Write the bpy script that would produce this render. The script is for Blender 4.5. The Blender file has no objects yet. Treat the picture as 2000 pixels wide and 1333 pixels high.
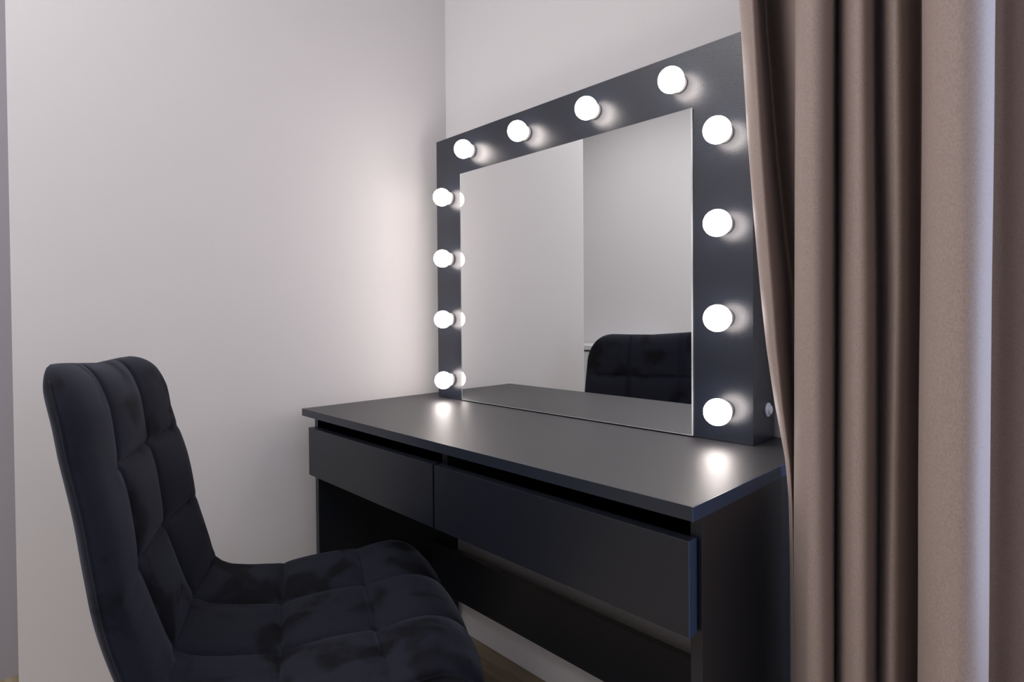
import bpy, bmesh, math, random
from mathutils import Matrix, Vector, noise
random.seed(4)
S = 1.1            # one plan unit = 1.1 m (the desktop is one unit wide)
ZF = 0.687         # floor lies this many units under the desktop
def P(x, y, z): return Vector((x * S, y * S, (z + ZF) * S))
scene = bpy.context.scene

# ------------------------------------------------------------------ camera
cx, cy, cz, yaw, pitch, roll, fpx, sy = 1.32125, -0.93292, 0.21523, 0.80098, 0.01523, -0.00723, 1131.22, -32.55
F = Vector((-math.sin(yaw) * math.cos(pitch), math.cos(yaw) * math.cos(pitch), -math.sin(pitch)))
R = Vector((math.cos(yaw), math.sin(yaw), 0)); U = R.cross(F)
R2 = R * math.cos(roll) + U * math.sin(roll); U2 = -R * math.sin(roll) + U * math.cos(roll)
cam_data = bpy.data.cameras.new('camera'); cam = bpy.data.objects.new('camera', cam_data)
scene.collection.objects.link(cam)
mw = Matrix((R2, U2, -F)).transposed().to_4x4(); mw.translation = P(cx, cy, cz); cam.matrix_world = mw
cam_data.sensor_width = 36; cam_data.lens = fpx * 36 / 2000
cam_data.shift_y = sy / 2000; cam_data.clip_start = 0.02
scene.camera = cam

# ------------------------------------------------------------------ world, lights, exposure
world = bpy.data.worlds.new('dusk_sky'); scene.world = world; world.use_nodes = True
bg = world.node_tree.nodes['Background']; bg.inputs[0].default_value = (0.16, 0.27, 0.55, 1); bg.inputs[1].default_value = 1.2
scene.view_settings.view_transform = 'Standard'; scene.view_settings.look = 'None'
scene.view_settings.gamma = 1; scene.view_settings.use_curve_mapping = False
scene.view_settings.exposure = 0.15
BULB = 21.0
def area(name, loc, target, sx, sy_, power, color):
    l = bpy.data.lights.new(name, 'AREA'); l.shape = 'RECTANGLE'; l.size = sx; l.size_y = sy_
    l.energy = power; l.color = color
    o = bpy.data.objects.new(name, l); scene.collection.objects.link(o)
    o.location = loc; o.rotation_euler = (Vector(target) - Vector(loc)).to_track_quat('-Z', 'Y').to_euler()
    return o
area('window_daylight', P(1.76, 0.085, 0.5), P(1.72, -1.0, 0.4), 0.85, 1.8, 15, (0.60, 0.72, 1.0))
area('ceiling_fill_light', P(0.45, -1.75, 1.66), P(0.4, -1.75, 0), 1.6, 1.2, 34, (0.985, 0.965, 0.98))
area('ceiling_fill_light', P(-0.95, -1.75, 1.66), P(-0.95, -1.95, 0), 0.6, 0.6, 8, (0.985, 0.965, 0.99))  # unseen fill light, added to brighten the far wall in the mirror

# ------------------------------------------------------------------ materials
def mat(name, color, rough=0.5, metal=0, spec=0.5, bump=0, bscale=200, var=0, vscale=5, sheen=0, emit=None, trans=0, coat=0):
    m = bpy.data.materials.new(name); m.use_nodes = True; nt = m.node_tree; b = nt.nodes['Principled BSDF']
    b.inputs['Base Color'].default_value = (*color, 1); b.inputs['Roughness'].default_value = rough
    b.inputs['Metallic'].default_value = metal; b.inputs['Specular IOR Level'].default_value = spec
    b.inputs['Transmission Weight'].default_value = trans; b.inputs['Coat Weight'].default_value = coat
    if sheen:
        b.inputs['Sheen Weight'].default_value = sheen; b.inputs['Sheen Roughness'].default_value = 0.35
        b.inputs['Sheen Tint'].default_value = (0.65, 0.68, 0.9, 1)
    if emit:
        b.inputs['Emission Color'].default_value = (*emit[0], 1); b.inputs['Emission Strength'].default_value = emit[1]
    tc = nt.nodes.new('ShaderNodeTexCoord')
    if var:
        n = nt.nodes.new('ShaderNodeTexNoise'); n.inputs['Scale'].default_value = vscale; n.inputs['Detail'].default_value = 4
        r = nt.nodes.new('ShaderNodeMapRange'); r.inputs[3].default_value = 1 - var; r.inputs[4].default_value = 1 + var
        mx = nt.nodes.new('ShaderNodeMix'); mx.data_type = 'RGBA'; mx.blend_type = 'MULTIPLY'; mx.inputs[0].default_value = 1
        mx.inputs[6].default_value = (*color, 1)
        nt.links.new(tc.outputs['Object'], n.inputs['Vector']); nt.links.new(n.outputs[0], r.inputs[0])
        nt.links.new(r.outputs[0], mx.inputs[7]); nt.links.new(mx.outputs[2], b.inputs['Base Color'])
    if bump:
        n = nt.nodes.new('ShaderNodeTexNoise'); n.inputs['Scale'].default_value = bscale; n.inputs['Detail'].default_value = 3
        bp = nt.nodes.new('ShaderNodeBump'); bp.inputs['Strength'].default_value = bump; bp.inputs['Distance'].default_value = 0.001
        nt.links.new(tc.outputs['Object'], n.inputs['Vector']); nt.links.new(n.outputs[0], bp.inputs['Height'])
        nt.links.new(bp.outputs[0], b.inputs['Normal'])
    return m
M_wall = mat('wall_paint', (0.73, 0.71, 0.71), 0.75, bump=0.15, bscale=120, spec=0.25)
M_ceil = mat('ceiling_paint', (0.8, 0.79, 0.78), 0.8)
M_board = mat('anthracite_laminate', (0.0095, 0.0118, 0.0180), 0.34, bump=0.12, bscale=900, var=0.06, vscale=60)
M_top = mat('anthracite_worktop', (0.0145, 0.0142, 0.0175), 0.45, spec=0.8, bump=0.12, bscale=900)
M_frame = mat('anthracite_mirror_board', (0.0085, 0.0115, 0.0205), 0.27, spec=0.65, bump=0.30, bscale=700, var=0.08, vscale=80)
M_edge = mat('blue_black_edge_banding', (0.022, 0.05, 0.115), 0.35)
M_inner = mat('black_board', (0.008, 0.008, 0.009), 0.5)
M_mirror = mat('silvered_glass', (0.86, 0.87, 0.865), 0.0, metal=1)
M_glassedge = mat('polished_glass_edge', (0.42, 0.46, 0.47), 0.2)
M_bulb = mat('glowing_opal_glass', (0.9, 0.9, 0.9), 0.25, emit=((1.0, 0.90, 0.86), BULB))
def led_globe():                       # LED globe: the dome glows towards the front, the base of the globe stays dimmer
    nt = M_bulb.node_tree; b = nt.nodes['Principled BSDF']
    tc = nt.nodes.new('ShaderNodeTexCoord'); sp = nt.nodes.new('ShaderNodeSeparateXYZ'); mr = nt.nodes.new('ShaderNodeMapRange')
    mr.interpolation_type = 'SMOOTHSTEP'
    mr.inputs[1].default_value = -0.010; mr.inputs[2].default_value = -0.038; mr.inputs[3].default_value = BULB * 0.30; mr.inputs[4].default_value = BULB
    nt.links.new(tc.outputs['Object'], sp.inputs[0]); nt.links.new(sp.outputs['Y'], mr.inputs[0]); nt.links.new(mr.outputs[0], b.inputs['Emission Strength'])
led_globe()
M_socket = mat('white_lamp_holder', (0.75, 0.73, 0.72), 0.35)
M_cap = mat('translucent_white_plastic', (0.78, 0.78, 0.80), 0.25, coat=0.4)
M_white = mat('white_lacquer', (0.72, 0.73, 0.75), 0.35)
M_metal = mat('black_powder_coat', (0.012, 0.012, 0.013), 0.45)
M_alu = mat('white_rail', (0.7, 0.7, 0.7), 0.4)
M_pane = mat('window_glass', (1, 1, 1), 0.0, trans=1.0)

def velvet():
    m = mat('navy_black_velvet', (0.010, 0.0115, 0.017), 0.85, spec=0.2, sheen=0.10)
    nt = m.node_tree; b = nt.nodes['Principled BSDF']; L = nt.links
    tc = nt.nodes.new('ShaderNodeTexCoord')
    n = nt.nodes.new('ShaderNodeTexNoise'); n.inputs['Scale'].default_value = 9; n.inputs['Detail'].default_value = 6; n.inputs['Distortion'].default_value = 0.6
    r = nt.nodes.new('ShaderNodeValToRGB'); r.color_ramp.elements[0].position = 0.40; r.color_ramp.elements[0].color = (0.0035, 0.004, 0.007, 1)
    r.color_ramp.elements[1].position = 0.49; r.color_ramp.elements[1].color = (0.0112, 0.0130, 0.0215, 1)
    L.new(tc.outputs['Object'], n.inputs['Vector']); L.new(n.outputs[0], r.inputs[0]); L.new(r.outputs[0], b.inputs['Base Color'])
    n2 = nt.nodes.new('ShaderNodeTexNoise'); n2.inputs['Scale'].default_value = 900
    bp = nt.nodes.new('ShaderNodeBump'); bp.inputs['Strength'].default_value = 0.3; bp.inputs['Distance'].default_value = 0.0006
    L.new(tc.outputs['Object'], n2.inputs['Vector']); L.new(n2.outputs[0], bp.inputs['Height']); L.new(bp.outputs[0], b.inputs['Normal'])
    rs = nt.nodes.new('ShaderNodeMapRange'); rs.inputs[1].default_value = 0.36; rs.inputs[2].default_value = 0.46; rs.inputs[3].default_value = 0.03; rs.inputs[4].default_value = 0.12
    L.new(n.outputs[0], rs.inputs[0]); L.new(rs.outputs[0], b.inputs['Sheen Weight'])
    return m
M_velvet = velvet()

def cloth():
    m = mat('taupe_blackout_cloth', (0.30, 0.225, 0.19), 0.62, spec=0.35, sheen=0.15)
    nt = m.node_tree; b = nt.nodes['Principled BSDF']; L = nt.links
    b.inputs['Sheen Tint'].default_value = (0.9, 0.85, 0.9, 1)
    tc = nt.nodes.new('ShaderNodeTexCoord'); mp = nt.nodes.new('ShaderNodeMapping'); mp.inputs['Scale'].default_value = (1, 1, 0.55)
    n = nt.nodes.new('ShaderNodeTexNoise'); n.inputs['Scale'].default_value = 650; n.inputs['Detail'].default_value = 3
    r = nt.nodes.new('ShaderNodeValToRGB'); r.color_ramp.elements[0].position = 0.3; r.color_ramp.elements[0].color = (0.30, 0.230, 0.200, 1)
    r.color_ramp.elements[1].position = 0.65; r.color_ramp.elements[1].color = (0.37, 0.287, 0.252, 1)
    L.new(tc.outputs['Object'], mp.inputs[0]); L.new(mp.outputs[0], n.inputs['Vector']); L.new(n.outputs[0], r.inputs[0]); L.new(r.outputs[0], b.inputs['Base Color'])
    bp = nt.nodes.new('ShaderNodeBump'); bp.inputs['Strength'].default_value = 0.25; bp.inputs['Distance'].default_value = 0.0006
    L.new(n.outputs[0], bp.inputs['Height']); L.new(bp.outputs[0], b.inputs['Normal'])
    return m
M_cloth = cloth()

def wood():
    m = mat('oak_plank', (0.3, 0.22, 0.14), 0.5)
    nt = m.node_tree; b = nt.nodes['Principled BSDF']; L = nt.links
    tc = nt.nodes.new('ShaderNodeTexCoord'); oi = nt.nodes.new('ShaderNodeObjectInfo'); mp = nt.nodes.new('ShaderNodeMapping')
    mp.inputs['Scale'].default_value = (1.2, 14, 14)
    ad = nt.nodes.new('ShaderNodeVectorMath'); ad.operation = 'ADD'
    sc = nt.nodes.new('ShaderNodeVectorMath'); sc.operation = 'SCALE'; sc.inputs['Scale'].default_value = 37
    cb = nt.nodes.new('ShaderNodeCombineXYZ')
    for i in range(3): L.new(oi.outputs['Random'], cb.inputs[i])
    L.new(cb.outputs[0], sc.inputs[0]); L.new(tc.outputs['Object'], mp.inputs[0]); L.new(mp.outputs[0], ad.inputs[0]); L.new(sc.outputs[0], ad.inputs[1])
    n = nt.nodes.new('ShaderNodeTexNoise'); n.inputs['Scale'].default_value = 2.2; n.inputs['Detail'].default_value = 8; n.inputs['Distortion'].default_value = 1.2
    r = nt.nodes.new('ShaderNodeValToRGB'); r.color_ramp.elements[0].position = 0.3; r.color_ramp.elements[0].color = (0.24, 0.18, 0.11, 1)
    r.color_ramp.elements[1].position = 0.7; r.color_ramp.elements[1].color = (0.42, 0.34, 0.23, 1)
    L.new(ad.outputs[0], n.inputs['Vector']); L.new(n.outputs[0], r.inputs[0]); L.new(r.outputs[0], b.inputs['Base Color'])
    return m
M_wood = wood()

# ------------------------------------------------------------------ helpers
def obj(name, bm, material, parent=None, smooth=False, bevel=0):
    me = bpy.data.meshes.new(name); bmesh.ops.recalc_face_normals(bm, faces=bm.faces); bm.to_mesh(me); bm.free()
    for mt in (material if isinstance(material, (list, tuple)) else [material]): me.materials.append(mt)
    if smooth:
        for p in me.polygons: p.use_smooth = True
    o = bpy.data.objects.new(name, me); scene.collection.objects.link(o)
    if bevel:
        b = o.modifiers.new('bevel', 'BEVEL'); b.width = bevel; b.segments = 2; b.limit_method = 'ANGLE'
    if parent: attach(o, parent)
    return o
def attach(o, parent):
    o.parent = parent; o.matrix_parent_inverse = Matrix.Translation(-Vector(parent.location))
def empty(name, loc, label, cat, group=None):
    o = bpy.data.objects.new(name, None); scene.collection.objects.link(o); o.location = loc; o.empty_display_size = 0.1
    o['label'] = label; o['category'] = cat
    if group: o['group'] = group
    return o
def box_bm(x0, x1, y0, y1, z0, z1, bm=None):
    bm = bm or bmesh.new(); v = [bm.verts.new(P(x, y, z)) for x in (x0, x1) for y in (y0, y1) for z in (z0, z1)]
    for f in ((0, 1, 3, 2), (4, 6, 7, 5), (0, 4, 5, 1), (2, 3, 7, 6), (0, 2, 6, 4), (1, 5, 7, 3)): bm.faces.new([v[i] for i in f])
    return bm
def prism_bm(pts, z0, z1):
    bm = bmesh.new(); a = [bm.verts.new(P(x, y, z0)) for x, y in pts]; b = [bm.verts.new(P(x, y, z1)) for x, y in pts]
    bm.faces.new(a[::-1]); bm.faces.new(b)
    for i in range(len(pts)): j = (i + 1) % len(pts); bm.faces.new((a[i], a[j], b[j], b[i]))
    return bm
def struct(o, label=None):
    o['kind'] = 'structure'
    if label: o['label'] = label
    return o
def lathe_bm(profile, origin, axis, seg=40):
    """profile: (distance along axis, radius) in metres"""
    bm = bmesh.new(); ax = Vector(axis).normalized(); u = ax.orthogonal().normalized(); w = ax.cross(u); rings = []
    for d, r in profile:
        if r < 1e-6: rings.append([bm.verts.new(origin + ax * d)])
        else: rings.append([bm.verts.new(origin + ax * d + (u * math.cos(a) + w * math.sin(a)) * r) for a in (2 * math.pi * k / seg for k in range(seg))])
    for A, B in zip(rings, rings[1:]):
        for k in range(seg):
            j = (k + 1) % seg
            if len(A) == 1: bm.faces.new((A[0], B[j], B[k]))
            elif len(B) == 1: bm.faces.new((A[k], A[j], B[0]))
            else: bm.faces.new((A[k], A[j], B[j], B[k]))
    return bm

# ------------------------------------------------------------------ the room
YB = 0.105                       # back wall
XR, YR, XL = 2.25, -2.6, -1.9
ZC = 1.72                        # ceiling
fl = struct(obj('floor', box_bm(XL - .1, XR + .1, YR - .1, YB + .1, -ZF - 0.06, -ZF - 0.012), M_wood), 'oak plank floor')
pw, pl = 0.172, 1.15
pb = bmesh.new()
v = [pb.verts.new((x, y, z)) for x in (0.0006, pl * S - 0.0006) for y in (0.0006, pw * S - 0.0006) for z in (-0.0135, 0)]
for f in ((0, 1, 3, 2), (4, 6, 7, 5), (0, 4, 5, 1), (2, 3, 7, 6), (0, 2, 6, 4), (1, 5, 7, 3)): pb.faces.new([v[i] for i in f])
plank = obj('plank', pb, M_wood, bevel=0.0008); first = True
ny = int((YB - YR) / pw) + 1
for j in range(ny):
    off = (j * 0.43) % 1.0 * pl
    y = YB - (j + 1) * pw
    x = XL - off
    while x < XR:
        o = plank if first else plank.copy()
        if not first: scene.collection.objects.link(o)
        first = False
        o.parent = fl; o.location = P(x, y, -ZF); x += pl

W0, W1 = (-0.018, YB), (-0.108, -0.851)     # left wall face runs slightly askew
struct(obj('wall_left', prism_bm([W0, W1, (W1[0] - 0.13, W1[1] + 0.012), (W0[0] - 0.13, YB)], -ZF, ZC), M_wall))
wb = box_bm(XL - .1, 1.33, YB, YB + .12, -ZF, ZC); box_bm(2.19, XR + .1, YB, YB + .12, -ZF, ZC, wb)
box_bm(1.33, 2.19, YB, YB + .12, -ZF, -0.45, wb); box_bm(1.33, 2.19, YB, YB + .12, 1.45, ZC, wb)
struct(obj('wall_back', wb, M_wall))
struct(obj('wall_rear', box_bm(XL - .1, XR + .1, YR - .12, YR, -ZF, ZC), M_wall))
struct(obj('wall_far_left', box_bm(XL - .12, XL, YR, YB, -ZF, ZC), M_wall))
struct(obj('wall_alcove', box_bm(-0.74, -0.6, -1.15, YB, -ZF, ZC), mat('mauve_grey_shade_tone', (0.40, 0.38, 0.42), 0.7)))  # shade on the alcove wall is put into its darker base colour
struct(obj('ceiling', box_bm(XL - .1, XR + .1, YR - .1, YB + .1, ZC, ZC + 0.1), M_ceil))
struct(obj('wall_right', box_bm(XR, XR + .12, YR, YB, -ZF, ZC), M_wall))
win = struct(obj('window_1', box_bm(1.37, 2.15, YB + .055, YB + .06, -0.41, 1.41), M_pane))
for nm, (x0, x1, z0, z1) in (('window_frame', (1.33, 1.37, -0.45, 1.45)), ('window_frame', (2.15, 2.19, -0.45, 1.45)), ('window_frame', (1.74, 1.78, -0.41, 1.41)),
                             ('window_frame', (1.37, 2.15, -0.45, -0.41)), ('window_frame', (1.37, 2.15, 1.41, 1.45))):
    obj(nm, box_bm(x0, x1, YB + .03, YB + .09, z0, z1), M_white, win, bevel=0.003)

# ------------------------------------------------------------------ vanity desk
desk = empty('vanity_desk', P(0.5, -0.12, -ZF), 'matt anthracite two drawer vanity desk standing against the back wall', 'desk')
T = 0.0165
YF, YP, YK = -0.3425, -0.322, 0.098
top = obj('desktop', box_bm(0, 0.9985, YF + .0015, YK, -T, 0), M_top, desk, bevel=0.0006)
obj('edge_banding', box_bm(0.9985, 1.0, YF, YK, -T, 0.0), M_edge, top)
eb = obj('edge_banding', box_bm(0, 0.9985, YF, YF + .0015, -T, 0.0), mat('front_edge_banding', (0.016, 0.021, 0.032), 0.32), top)
for x0, x1 in ((0.0225, 0.038), (0.985, 1.0)):
    obj('side_panel', box_bm(x0, x1, YP, 0.0925 if x0 < .5 else YK, -ZF, -T), M_board, desk, bevel=0.0008)
obj('modesty_panel', box_bm(0.038, 0.985, 0.0, 0.016, -0.524, -0.398), M_board, desk, bevel=0.0006)
obj('divider_panel', box_bm(0.506, 0.521, YP + 0.006, 0.051, -0.150, -T), M_inner, desk)
obj('top_rail', box_bm(0.038, 0.985, -0.265, -0.25, -0.034, -T), M_board, desk)
obj('back_rail', box_bm(0.038, 0.985, 0.055, 0.07, -0.150, -T), M_inner, desk)
ZD0, ZD1 = -0.040, -0.1500
for k, (x0, x1) in enumerate(((0.032, 0.5125), (0.5160, 0.9948))):
    e = obj('drawer', box_bm(x0 + .001, x1 - .001, -0.342, -0.3255, ZD1, ZD0), M_board, desk, bevel=0.0006)
    obj('edge_banding', box_bm(x1 - .001, x1 + 0.0002, -0.342, -0.3255, ZD1, ZD0), M_edge if k else M_board, e)
    bm = bmesh.new(); a0, a1 = (0.050, 0.495) if k == 0 else (0.532, 0.974)
    box_bm(a0, a0 + .013, -0.3255, 0.02, -0.137, -0.056, bm); box_bm(a1 - .013, a1, -0.3255, 0.02, -0.137, -0.056, bm)
    box_bm(a0, a1, 0.007, 0.02, -0.137, -0.056, bm); box_bm(a0, a1, -0.3255, 0.02, -0.141, -0.137, bm)
    obj('drawer_box', bm, M_inner, e)

# ------------------------------------------------------------------ lighted mirror on the desk
XM0, XM1, ZM = 0.0752, 0.9202, 0.6764
mir = empty('vanity_mirror', P(0.5, 0.04, 0), 'large square mirror with anthracite frame and round bulbs standing on desk', 'mirror')
obj('frame_board', box_bm(XM0, XM1, 0, 0.0145, 0.0006, ZM), M_frame, mir, bevel=0.0006)
for x0, x1 in ((XM0 + .003, XM0 + .0175), (XM1 - .0175, XM1 - .003)):
    sp = obj('side_panel', box_bm(x0, x1, 0.0145, 0.0905, 0.0006, ZM - .003), M_frame, mir, bevel=0.0005)
obj('top_panel', box_bm(XM0 + .0175, XM1 - .0175, 0.0145, 0.0905, ZM - .0175, ZM - .003), M_frame, mir)
X1, X2, Z2 = 0.1782, 0.8141, 0.5738
gl = obj('mirror_glass', box_bm(X1, X2, -0.0036, -0.0002, 0.0022, Z2), [M_mirror, M_glassedge], mir)
for p in gl.data.polygons:
    if p.normal.y > -0.9: p.material_index = 1
# bright polished arris round the glass
bm = bmesh.new(); t = 0.0009
box_bm(X2 - t, X2, -0.0042, -0.0036, 0.0022, Z2, bm); box_bm(X1, X1 + t * .8, -0.0042, -0.0036, 0.0022, Z2, bm)
box_bm(X1, X2, -0.0042, -0.0036, 0.0022, 0.0022 + t * .7, bm)
obj('bevelled_edge', bm, M_glassedge, mir)
YBULB = -0.0258; RB = 0.0224 * S
spots = [(0.1312, z) for z in (0.0500, 0.2065, 0.3625, 0.5190)] + [(x, 0.6235) for x in (0.2185, 0.4075, 0.600, 0.7875)] + [(0.8715, z) for z in (0.5172, 0.3650, 0.2084, 0.0532)]
prof = [(-0.0285 * S + 0.004, 0.0)]
def bulb_profile():
    pr = [(0.006, 0.0125)]                       # neck in the holder, then the globe
    a0 = math.asin(0.0155 / RB)
    c = -YBULB * S
    for k in range(0, 25):
        a = a0 + (math.pi - a0) * k / 24
        pr.append((c - math.cos(a) * RB, max(math.sin(a) * RB, 0.0)))
    pr[-1] = (c + RB, 0.0)
    return pr
b0 = h0 = None
for x, z in spots:
    loc = P(x, 0, z)
    if b0 is None:
        b0 = obj('light_bulb', lathe_bm(bulb_profile(), Vector((0, 0, 0)), (0, -1, 0), 48), M_bulb, smooth=True)
        h0 = obj('lamp_holder', lathe_bm([(0, 0), (0, 0.0175), (0.006, 0.0175), (0.0075, 0.016), (0.0075, 0.0)], Vector((0, 0, 0)), (0, -1, 0), 36), M_socket, smooth=False)
        b, h = b0, h0
    else:
        b, h = b0.copy(), h0.copy(); scene.collection.objects.link(b); scene.collection.objects.link(h)
    b.location = loc - mir.location; b.parent = mir
    h.location = (0, 0, 0); h.parent = b
# round plastic dimmer knob on the mirror's side panel
kn = obj('dimmer_knob', lathe_bm([(0, 0), (0, 0.0135), (0.002, 0.0132), (0.0035, 0.0110), (0.0040, 0.0085), (0.0065, 0.0080), (0.0072, 0.006), (0.0072, 0.0)],
         P(XM1 - .003, 0.0637, 0.0518), (1, 0, 0), 28), M_cap, mir, smooth=False)
kn['label'] = 'white plastic knob'

# ------------------------------------------------------------------ chair
KC = 1.09; OX, OY = 0.3912, -0.4796; rv = (0.915, -0.404); fv = (0.404, 0.915)
def CH(s, f, z):
    s *= KC; f *= KC; z = cz + KC * (z - cz)
    return P(OX + s * rv[0] + f * fv[0], OY + s * rv[1] + f * fv[1], z)
zfloor = cz + (-ZF - cz) / KC       # chair-local z of the floor
chair = empty('tufted_chair', P(OX, OY, -ZF), 'navy black velvet chair with square tufting pulled up to the vanity desk', 'chair')
prof = [(-0.286, 0.159), (-0.279, 0.140), (-0.268, 0.105), (-0.2585, 0.050), (-0.249, -0.005), (-0.241, -0.065), (-0.232, -0.120), (-0.2165, -0.175),
        (-0.200, -0.213), (-0.176, -0.237), (-0.140, -0.248), (-0.100, -0.254), (-0.067, -0.256), (0.0, -0.251), (0.067, -0.249), (0.125, -0.244), (0.165, -0.249),
        (0.196, -0.266), (0.214, -0.292), (0.224, -0.325), (0.226, -0.350)]
def catmull(pts, n):
    out = []
    Q = [pts[0]] + list(pts) + [pts[-1]]
    for i in range(len(pts) - 1):
        p0, p1, p2, p3 = Q[i:i + 4]
        for k in range(n):
            t = k / n
            out.append(tuple(0.5 * ((2 * b) + (-a + c) * t + (2 * a - 5 * b + 4 * c - d) * t * t + (-a + 3 * b - 3 * c + d) * t ** 3) for a, b, c, d in zip(p0, p1, p2, p3)))
    out.append(tuple(pts[-1])); return out
dense = catmull(prof, 40)
arc = [0.0]
for a, b in zip(dense, dense[1:]): arc.append(arc[-1] + math.dist(a, b))
TOT = arc[-1]
def at_arc(l):
    l = min(max(l, 0), TOT)
    lo, hi = 0, len(arc) - 1
    while hi - lo > 1:
        m = (lo + hi) // 2
        if arc[m] <= l: lo = m
        else: hi = m
    t = (l - arc[lo]) / max(arc[hi] - arc[lo], 1e-9)
    return tuple(a + (b - a) * t for a, b in zip(dense[lo], dense[hi]))
def arc_of(test):
    for l, q in zip(arc, dense):
        if test(q): return l
seams_t = [arc_of(lambda q: q[1] < 0.026), arc_of(lambda q: q[1] < -0.103), arc_of(lambda q: q[0] > -0.193),
           arc_of(lambda q: q[0] > -0.067 and q[1] < -.2), arc_of(lambda q: q[0] > 0.067)]
bt = [-0.035] + seams_t + [TOT + 0.03]
bs = [-0.232, -0.076, 0.076, 0.232]
def cell(v_, br):
    for i in range(len(br) - 1):
        if v_ <= br[i + 1] or i == len(br) - 2:
            return i, max(-1, min(1, 2 * (v_ - br[i]) / (br[i + 1] - br[i]) - 1))
def sstep(v_, a, b):
    t = min(1, max(0, (v_ - a) / (b - a))); return t * t * (3 - 2 * t)
edge_pts = ([], [])
def shell(front):
    NS, NT = 150, 300
    def halfw(l, side):
        w = 0.213 + 0.012 * min(1, max(0, (l - 0.40) / 0.15)) - 0.010 * max(0, 1 - l / 0.3)
        if side > 0: w += 0.004
        r = 0.058 if side > 0 else 0.095             # rounded upper corners
        if l < r: w -= r * (1 - math.sqrt(max(0, 1 - ((r - l) / r) ** 2))) * (1.0 if side > 0 else 0.85)
        e = TOT - l; r = 0.085
        if e < r: w -= r * (1 - math.sqrt(max(0, 1 - ((r - e) / r) ** 2))) * 0.8
        return w
    bm = bmesh.new(); rings = []
    N2 = NS
    for i in range(NT + 1):
        l = TOT * i / NT
        q = at_arc(l); q0 = at_arc(l - 0.012); q1 = at_arc(l + 0.012)
        tx, tz = q1[0] - q0[0], q1[1] - q0[1]; n_ = math.hypot(tx, tz); tx /= n_; tz /= n_
        nx, nz = -tz, tx                                # towards the sitter
        if nx < 0 and l < 0.3: nx, nz = -nx, -nz
        WL, WR = halfw(l, -1), halfw(l, 1); ring = []
        mid = max(0, 1 - ((l - 0.27) / 0.17) ** 2)
        frontk = max(0, 1 - (TOT - l) / 0.16)
        back = 1 - min(1, max(0, (l - 0.36) / 0.12))      # 1 on the backrest, 0 on the seat
        cap = min(1, l / 0.036); cap = math.sqrt(max(0.0, 1 - (1 - cap) ** 2))
        cap2 = min(1, (TOT - l) / 0.02); cap2 = math.sqrt(max(0.0, 1 - (1 - cap2) ** 2)); 
        ct, vt = cell(l, bt)
        WRP = 0.018 * back + 0.014 * mid + 0.018 * (1 - back) * (1 - frontk)
        def front_n(s):
            a = s / (WL if s < 0 else WR)
            ci, vs = cell(s, bs)
            if ci != 1: vs_e = vs * (1 if (ci == 0 and s > -0.154) or (ci == 2 and s < 0.154) else 0.55)
            else: vs_e = vs
            et = 1 - abs(vt) ** 2.6
            if abs(s) > 0.165: et = et + (0.85 - et) * min(1, (abs(s) - 0.165) / 0.04) * 0.8 * back if et < .85 else et
            nb = sstep(s, 0.082, 0.13) * back * 0.9
            if et < .85: et += (0.85 - et) * nb
            es = 1 - abs(vs_e) ** 2.6
            amp = (0.013 if back > .5 else 0.014) * min(1, 0.35 + l / 0.10) * (1 - 0.75 * min(1, frontk * 1.5)) * (1 - (0.45 * sstep(abs(s), 0.13, 0.19)) * (1 - back))
            ds = min(abs(s - 0.076), abs(s + 0.076)); dl = min(abs(l - q_) for q_ in seams_t)
            groove = (0.0035 * math.exp(-(ds / 0.0045) ** 2) + 0.0035 * math.exp(-(dl / 0.005) ** 2) * (1 if abs(s) < .17 else .5) * (1 - nb)) * (1 - frontk)
            h = amp * max(0, et * es) ** 0.55 - 0.002 - groove
            edge = max(0, 1 - abs(a) ** 7) ** (1 / 2.2)
            wrap = WRP * (0.4 if s > 0 and back > .5 else 1) * abs(a) ** 2.5
            return (h + wrap * 0.5 + 0.012) * edge - 0.012 + wrap * 0.7, edge
        T_c = 0.036 * back + 0.055 * (1 - back)
        pts = []
        for k in range(N2 + 1):
            th = -math.pi / 2 + math.pi * k / N2
            a = 0.55 * math.sin(th) + 0.45 * (2 * k / N2 - 1)
            s = a * (WL if a < 0 else WR); hn, _ = front_n(s)
            pts.append((s, hn))
        for k in range(N2 // 3 + 1):
            a = 1 - 2 * k / (N2 // 3); a = math.sin(a * math.pi / 2) if True else a
            s = a * (WL if a < 0 else WR)
            edge = max(0, 1 - abs(a) ** 4) ** 0.5
            hn = -0.012 - (T_c - 0.012) * edge + 0.7 * WRP * (0.4 if s > 0 and back > .5 else 1) * abs(a) ** 2.5
            pts.append((s, hn))
        for s, hn in pts:
            c_ = cap * cap2
            hn2 = -0.016 + (hn + 0.016) * max(c_, 0.02)
            ring.append(bm.verts.new(CH(s, q[0] - 0.034 * frontk * (abs(s) / 0.22) ** 2 + nx * hn2, q[1] + nz * hn2 + 0.010 * max(0, 1 - l / 0.2) * sstep(s, -0.02, 0.15))))
        rings.append(ring)
        if i >= 6 and i <= NT - 8:
            edge_pts[0].append(ring[0].co.copy()); edge_pts[1].append(ring[N2].co.copy())
    for A, B in zip(rings, rings[1:]):
        n = len(A)
        for k in range(n):
            j = (k + 1) % n; bm.faces.new((A[k], A[j], B[j], B[k]))
    bm.faces.new(rings[0]); bm.faces.new(rings[-1][::-1])
    bmesh.ops.remove_doubles(bm, verts=bm.verts, dist=0.00002)
    return bm
sh = obj('upholstered_shell', shell(True), M_velvet, chair, smooth=True)
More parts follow.
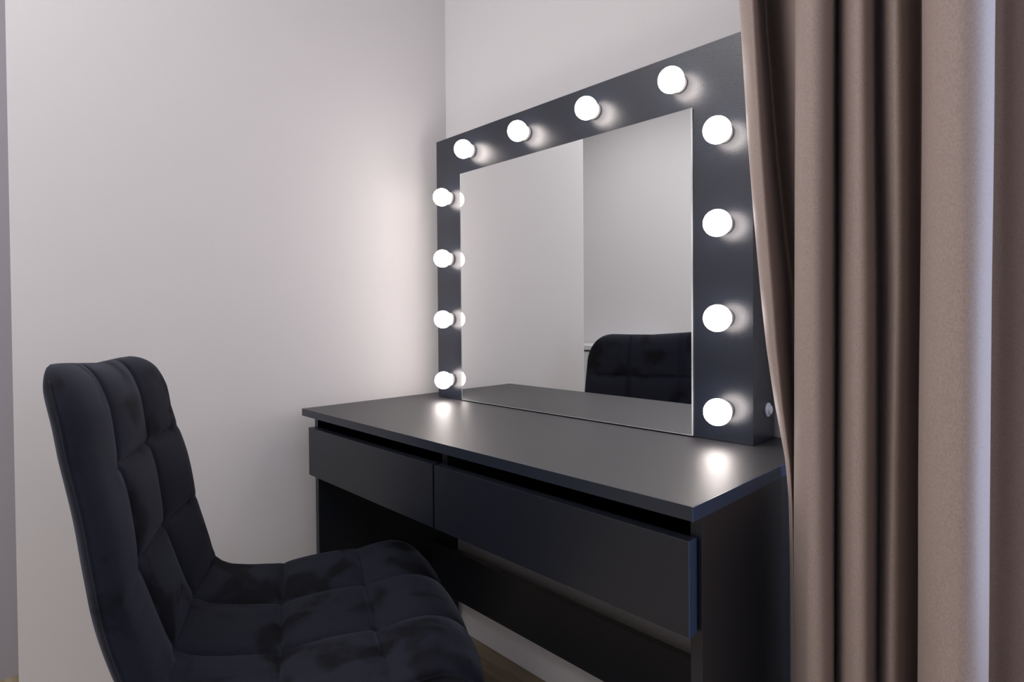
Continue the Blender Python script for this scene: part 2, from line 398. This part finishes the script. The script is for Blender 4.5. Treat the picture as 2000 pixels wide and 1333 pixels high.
# stitched piping that runs round the edge of the backrest
def tube_bm(path, r, seg=8, bm=None, closed_ends=True):
    bm = bm or bmesh.new(); rings = []
    for i, p in enumerate(path):
        a = path[max(i - 1, 0)]; b = path[min(i + 1, len(path) - 1)]; t = (b - a).normalized()
        u = t.cross(Vector((0.31, 0.2, 0.93))).normalized(); w = t.cross(u)
        rr = r[i] if isinstance(r, list) else r
        rings.append([bm.verts.new(p + (u * math.cos(2 * math.pi * k / seg) + w * math.sin(2 * math.pi * k / seg)) * rr) for k in range(seg)])
    for A, B in zip(rings, rings[1:]):
        for k in range(seg): j = (k + 1) % seg; bm.faces.new((A[k], A[j], B[j], B[k]))
    bm.faces.new(rings[0][::-1]); bm.faces.new(rings[-1]); return bm
for ep in edge_pts:
    obj('piping', tube_bm(ep[::2], 0.0016, 6), M_velvet, sh, smooth=True)
# steel legs and under-frame
for sx in (-1, 1):
    for ff, fo in ((0.15, 0.21), (-0.13, -0.22)):
        path = [CH(sx * 0.12, ff, -0.305), CH(sx * 0.135, ff + (fo - ff) * .12, -0.34), CH(sx * 0.20, fo, zfloor + 0.004)]
        lg = obj('leg', tube_bm(path, [0.0125, 0.0125, 0.009], 14), M_metal, chair, smooth=True)
        f0 = CH(sx * 0.20, fo, zfloor)
        obj('foot_cap', lathe_bm([(0, 0), (0, 0.0105), (0.012, 0.0105), (0.012, 0)], f0, (0, 0, 1), 14), M_metal, lg)
    obj('seat_rail', tube_bm([CH(sx * 0.12, -0.15, -0.309), CH(sx * 0.12, 0.0, -0.312), CH(sx * 0.12, 0.17, -0.309)], 0.011, 10), M_metal, chair, smooth=True)

# ------------------------------------------------------------------ curtain
# outline of the folds seen from above (plan units), at three heights
def uvp(lst):      # (slope toward camera line, y) pairs -> plan x
    return [(cx + (y - cy) * k, y) for k, y in lst]
def K(u):
    a = (u - 1000) / fpx; d = F + R2 * a + U2 * 0.03
    return d.x / d.y
plan_hi = [(1462, -.085), (1449, -.115), (1446, -.150), (1462, -.172), (1476, -.162), (1484, -.095), (1497, -.035), (1511, -.050), (1545, -.128), (1562, -.142),
           (1563, -.150), (1552, -.172), (1556, -.192), (1580, -.205), (1608, -.200), (1626, -.178), (1631, -.135), (1634, -.080), (1640, -.130), (1650, -.165),
           (1668, -.180), (1688, -.178), (1700, -.150), (1706, -.110), (1712, -.075), (1719, -.110), (1728, -.140), (1746, -.150), (1764, -.135), (1778, -.095),
           (1800, -.055), (1814, -.090), (1806, -.160), (1799, -.200), (1806, -.232), (1840, -.252), (1885, -.256), (1922, -.242), (1941, -.210), (1943, -.165),
           (1932, -.100), (1935, -.060), (1955, -.050), (1985, -.058), (2020, -.062), (2062, -.060), (2100, -.050)]
plan_mid = [(1500, -.085), (1488, -.120), (1486, -.152), (1499, -.172), (1514, -.165), (1529, -.110), (1541, -.040), (1554, -.035), (1562, -.080), (1566, -.122),
           (1562, -.155), (1552, -.176), (1556, -.196), (1580, -.208), (1606, -.202), (1624, -.178), (1630, -.135), (1633, -.080), (1637, -.130), (1646, -.168),
           (1668, -.186), (1692, -.182), (1706, -.155), (1712, -.115), (1719, -.075), (1725, -.110), (1736, -.140), (1750, -.148), (1766, -.135), (1778, -.095),
           (1800, -.055), (1812, -.090), (1804, -.160), (1797, -.200), (1804, -.232), (1836, -.252), (1880, -.256), (1914, -.242), (1933, -.210), (1935, -.165),
           (1925, -.100), (1928, -.060), (1950, -.052), (1985, -.062), (2020, -.066), (2062, -.062), (2100, -.050)]
plan_lo = [(1566, -.085), (1549, -.105), (1542, -.135), (1544, -.158), (1549, -.166), (1553, -.140), (1556, -.110), (1560, -.095), (1564, -.105), (1566, -.125),
           (1560, -.150), (1552, -.165), (1556, -.185), (1578, -.204), (1606, -.202), (1622, -.182), (1628, -.140), (1632, -.080), (1636, -.130), (1645, -.168),
           (1668, -.188), (1696, -.184), (1708, -.155), (1714, -.115), (1716, -.075), (1719, -.110), (1726, -.145), (1742, -.152), (1758, -.138), (1772, -.095),
           (1795, -.055), (1806, -.090), (1797, -.160), (1790, -.200), (1797, -.232), (1828, -.252), (1870, -.256), (1904, -.242), (1923, -.210), (1925, -.165),
           (1915, -.100), (1918, -.060), (1942, -.055), (1980, -.065), (2020, -.068), (2062, -.062), (2100, -.050)]
def to_plan(l): return catmull([(cx + (y - cy) * K(u), y) for u, y in l], 7)
HI, MI, LO = to_plan(plan_hi), to_plan(plan_mid), to_plan(plan_lo)
def leftshift(z):          # the left hem leans out over the desktop and is pushed aside by its edge
    return z
ZMm = 0.245
LOK = [(-ZF, -.08), (-.12, -0.02), (-.03, 0.03), (0.02, 0.14), (0.06, 0.34), (.10, 0.54), (.17, 0.80), (.245, 1.0)]
HIK = [(.245, 0), (.35, .33), (.45, .6), (.66, 1.05), (.9, 1.3), (1.7, 1.6)]
def pw_(z, K_):
    if z <= K_[0][0]: return K_[0][1]
    for (a, p), (b, q) in zip(K_, K_[1:]):
        if z <= b: return p + (q - p) * (z - a) / (b - a)
    return K_[-1][1]
def curtain_bm():
    bm = bmesh.new(); rows = []; n = len(HI)
    zs = [1.66 - i * (1.66 + ZF - 0.012) / 130 for i in range(131)]
    for z in zs:
        row = []
        for i in range(n):
            if z >= ZMm:
                t = pw_(z, HIK); A, B = MI[i], HI[i]
            else:
                A, B = LO[i], MI[i]
                t = pw_(z, LOK) if i < 90 else min(1, max(0, (z + ZF) / (ZMm + ZF)))
            x = A[0] + (B[0] - A[0]) * t; y = A[1] + (B[1] - A[1]) * t
            if i > 60:
                x += 0.0022 * noise.noise(Vector((i * 0.06, z * 2.2, 3))); y += 0.004 * noise.noise(Vector((i * 0.05, z * 1.7, 9)))
            row.append(bm.verts.new(P(x, y, z)))
        rows.append(row)
    for A, B in zip(rows, rows[1:]):
        for k in range(n - 1): bm.faces.new((A[k], A[k + 1], B[k + 1], B[k]))
    return bm
cur = obj('curtain', curtain_bm(), M_cloth, smooth=True)
sm = cur.modifiers.new('solid', 'SOLIDIFY'); sm.thickness = 0.0012
cur['label'] = 'taupe floor-length curtain hanging in deep folds beside the vanity desk'; cur['category'] = 'curtain'
rail = obj('curtain_rail', box_bm(0.93, 2.2, -0.155, -0.12, 1.665, 1.72), M_alu, bevel=0.002)
rail['label'] = 'white curtain rail under the ceiling'; rail['category'] = 'curtain rail'

# ------------------------------------------------------------------ low white cabinet behind the partition, seen in the mirror
cab = empty('cabinet', P(-1.2, -2.45, -ZF), 'low white cabinet at the far wall, seen only in the mirror', 'cabinet')
obj('body', box_bm(-1.88, -0.75, -2.59, -2.34, -ZF + .04, -0.045), M_white, cab, bevel=0.002)
obj('cabinet_top', box_bm(-1.89, -0.73, -2.595, -2.32, -0.035, 0.0), M_white, cab, bevel=0.006)
obj('plinth', box_bm(-1.86, -0.77, -2.58, -2.36, -ZF, -ZF + .04), M_board, cab)
for k in range(3):
    d = obj('door', box_bm(-1.87 + k * .373, -1.505 + k * .373, -2.34, -2.325, -ZF + .05, -0.05), M_white, cab, bevel=0.002)
    obj('knob', lathe_bm([(0, 0.004), (0.012, 0.004), (0.013, 0.010), (0.020, 0.010), (0.022, 0)], P(-1.54 + k * .373, -2.325, -0.12), (0, 1, 0), 16), M_alu, d)
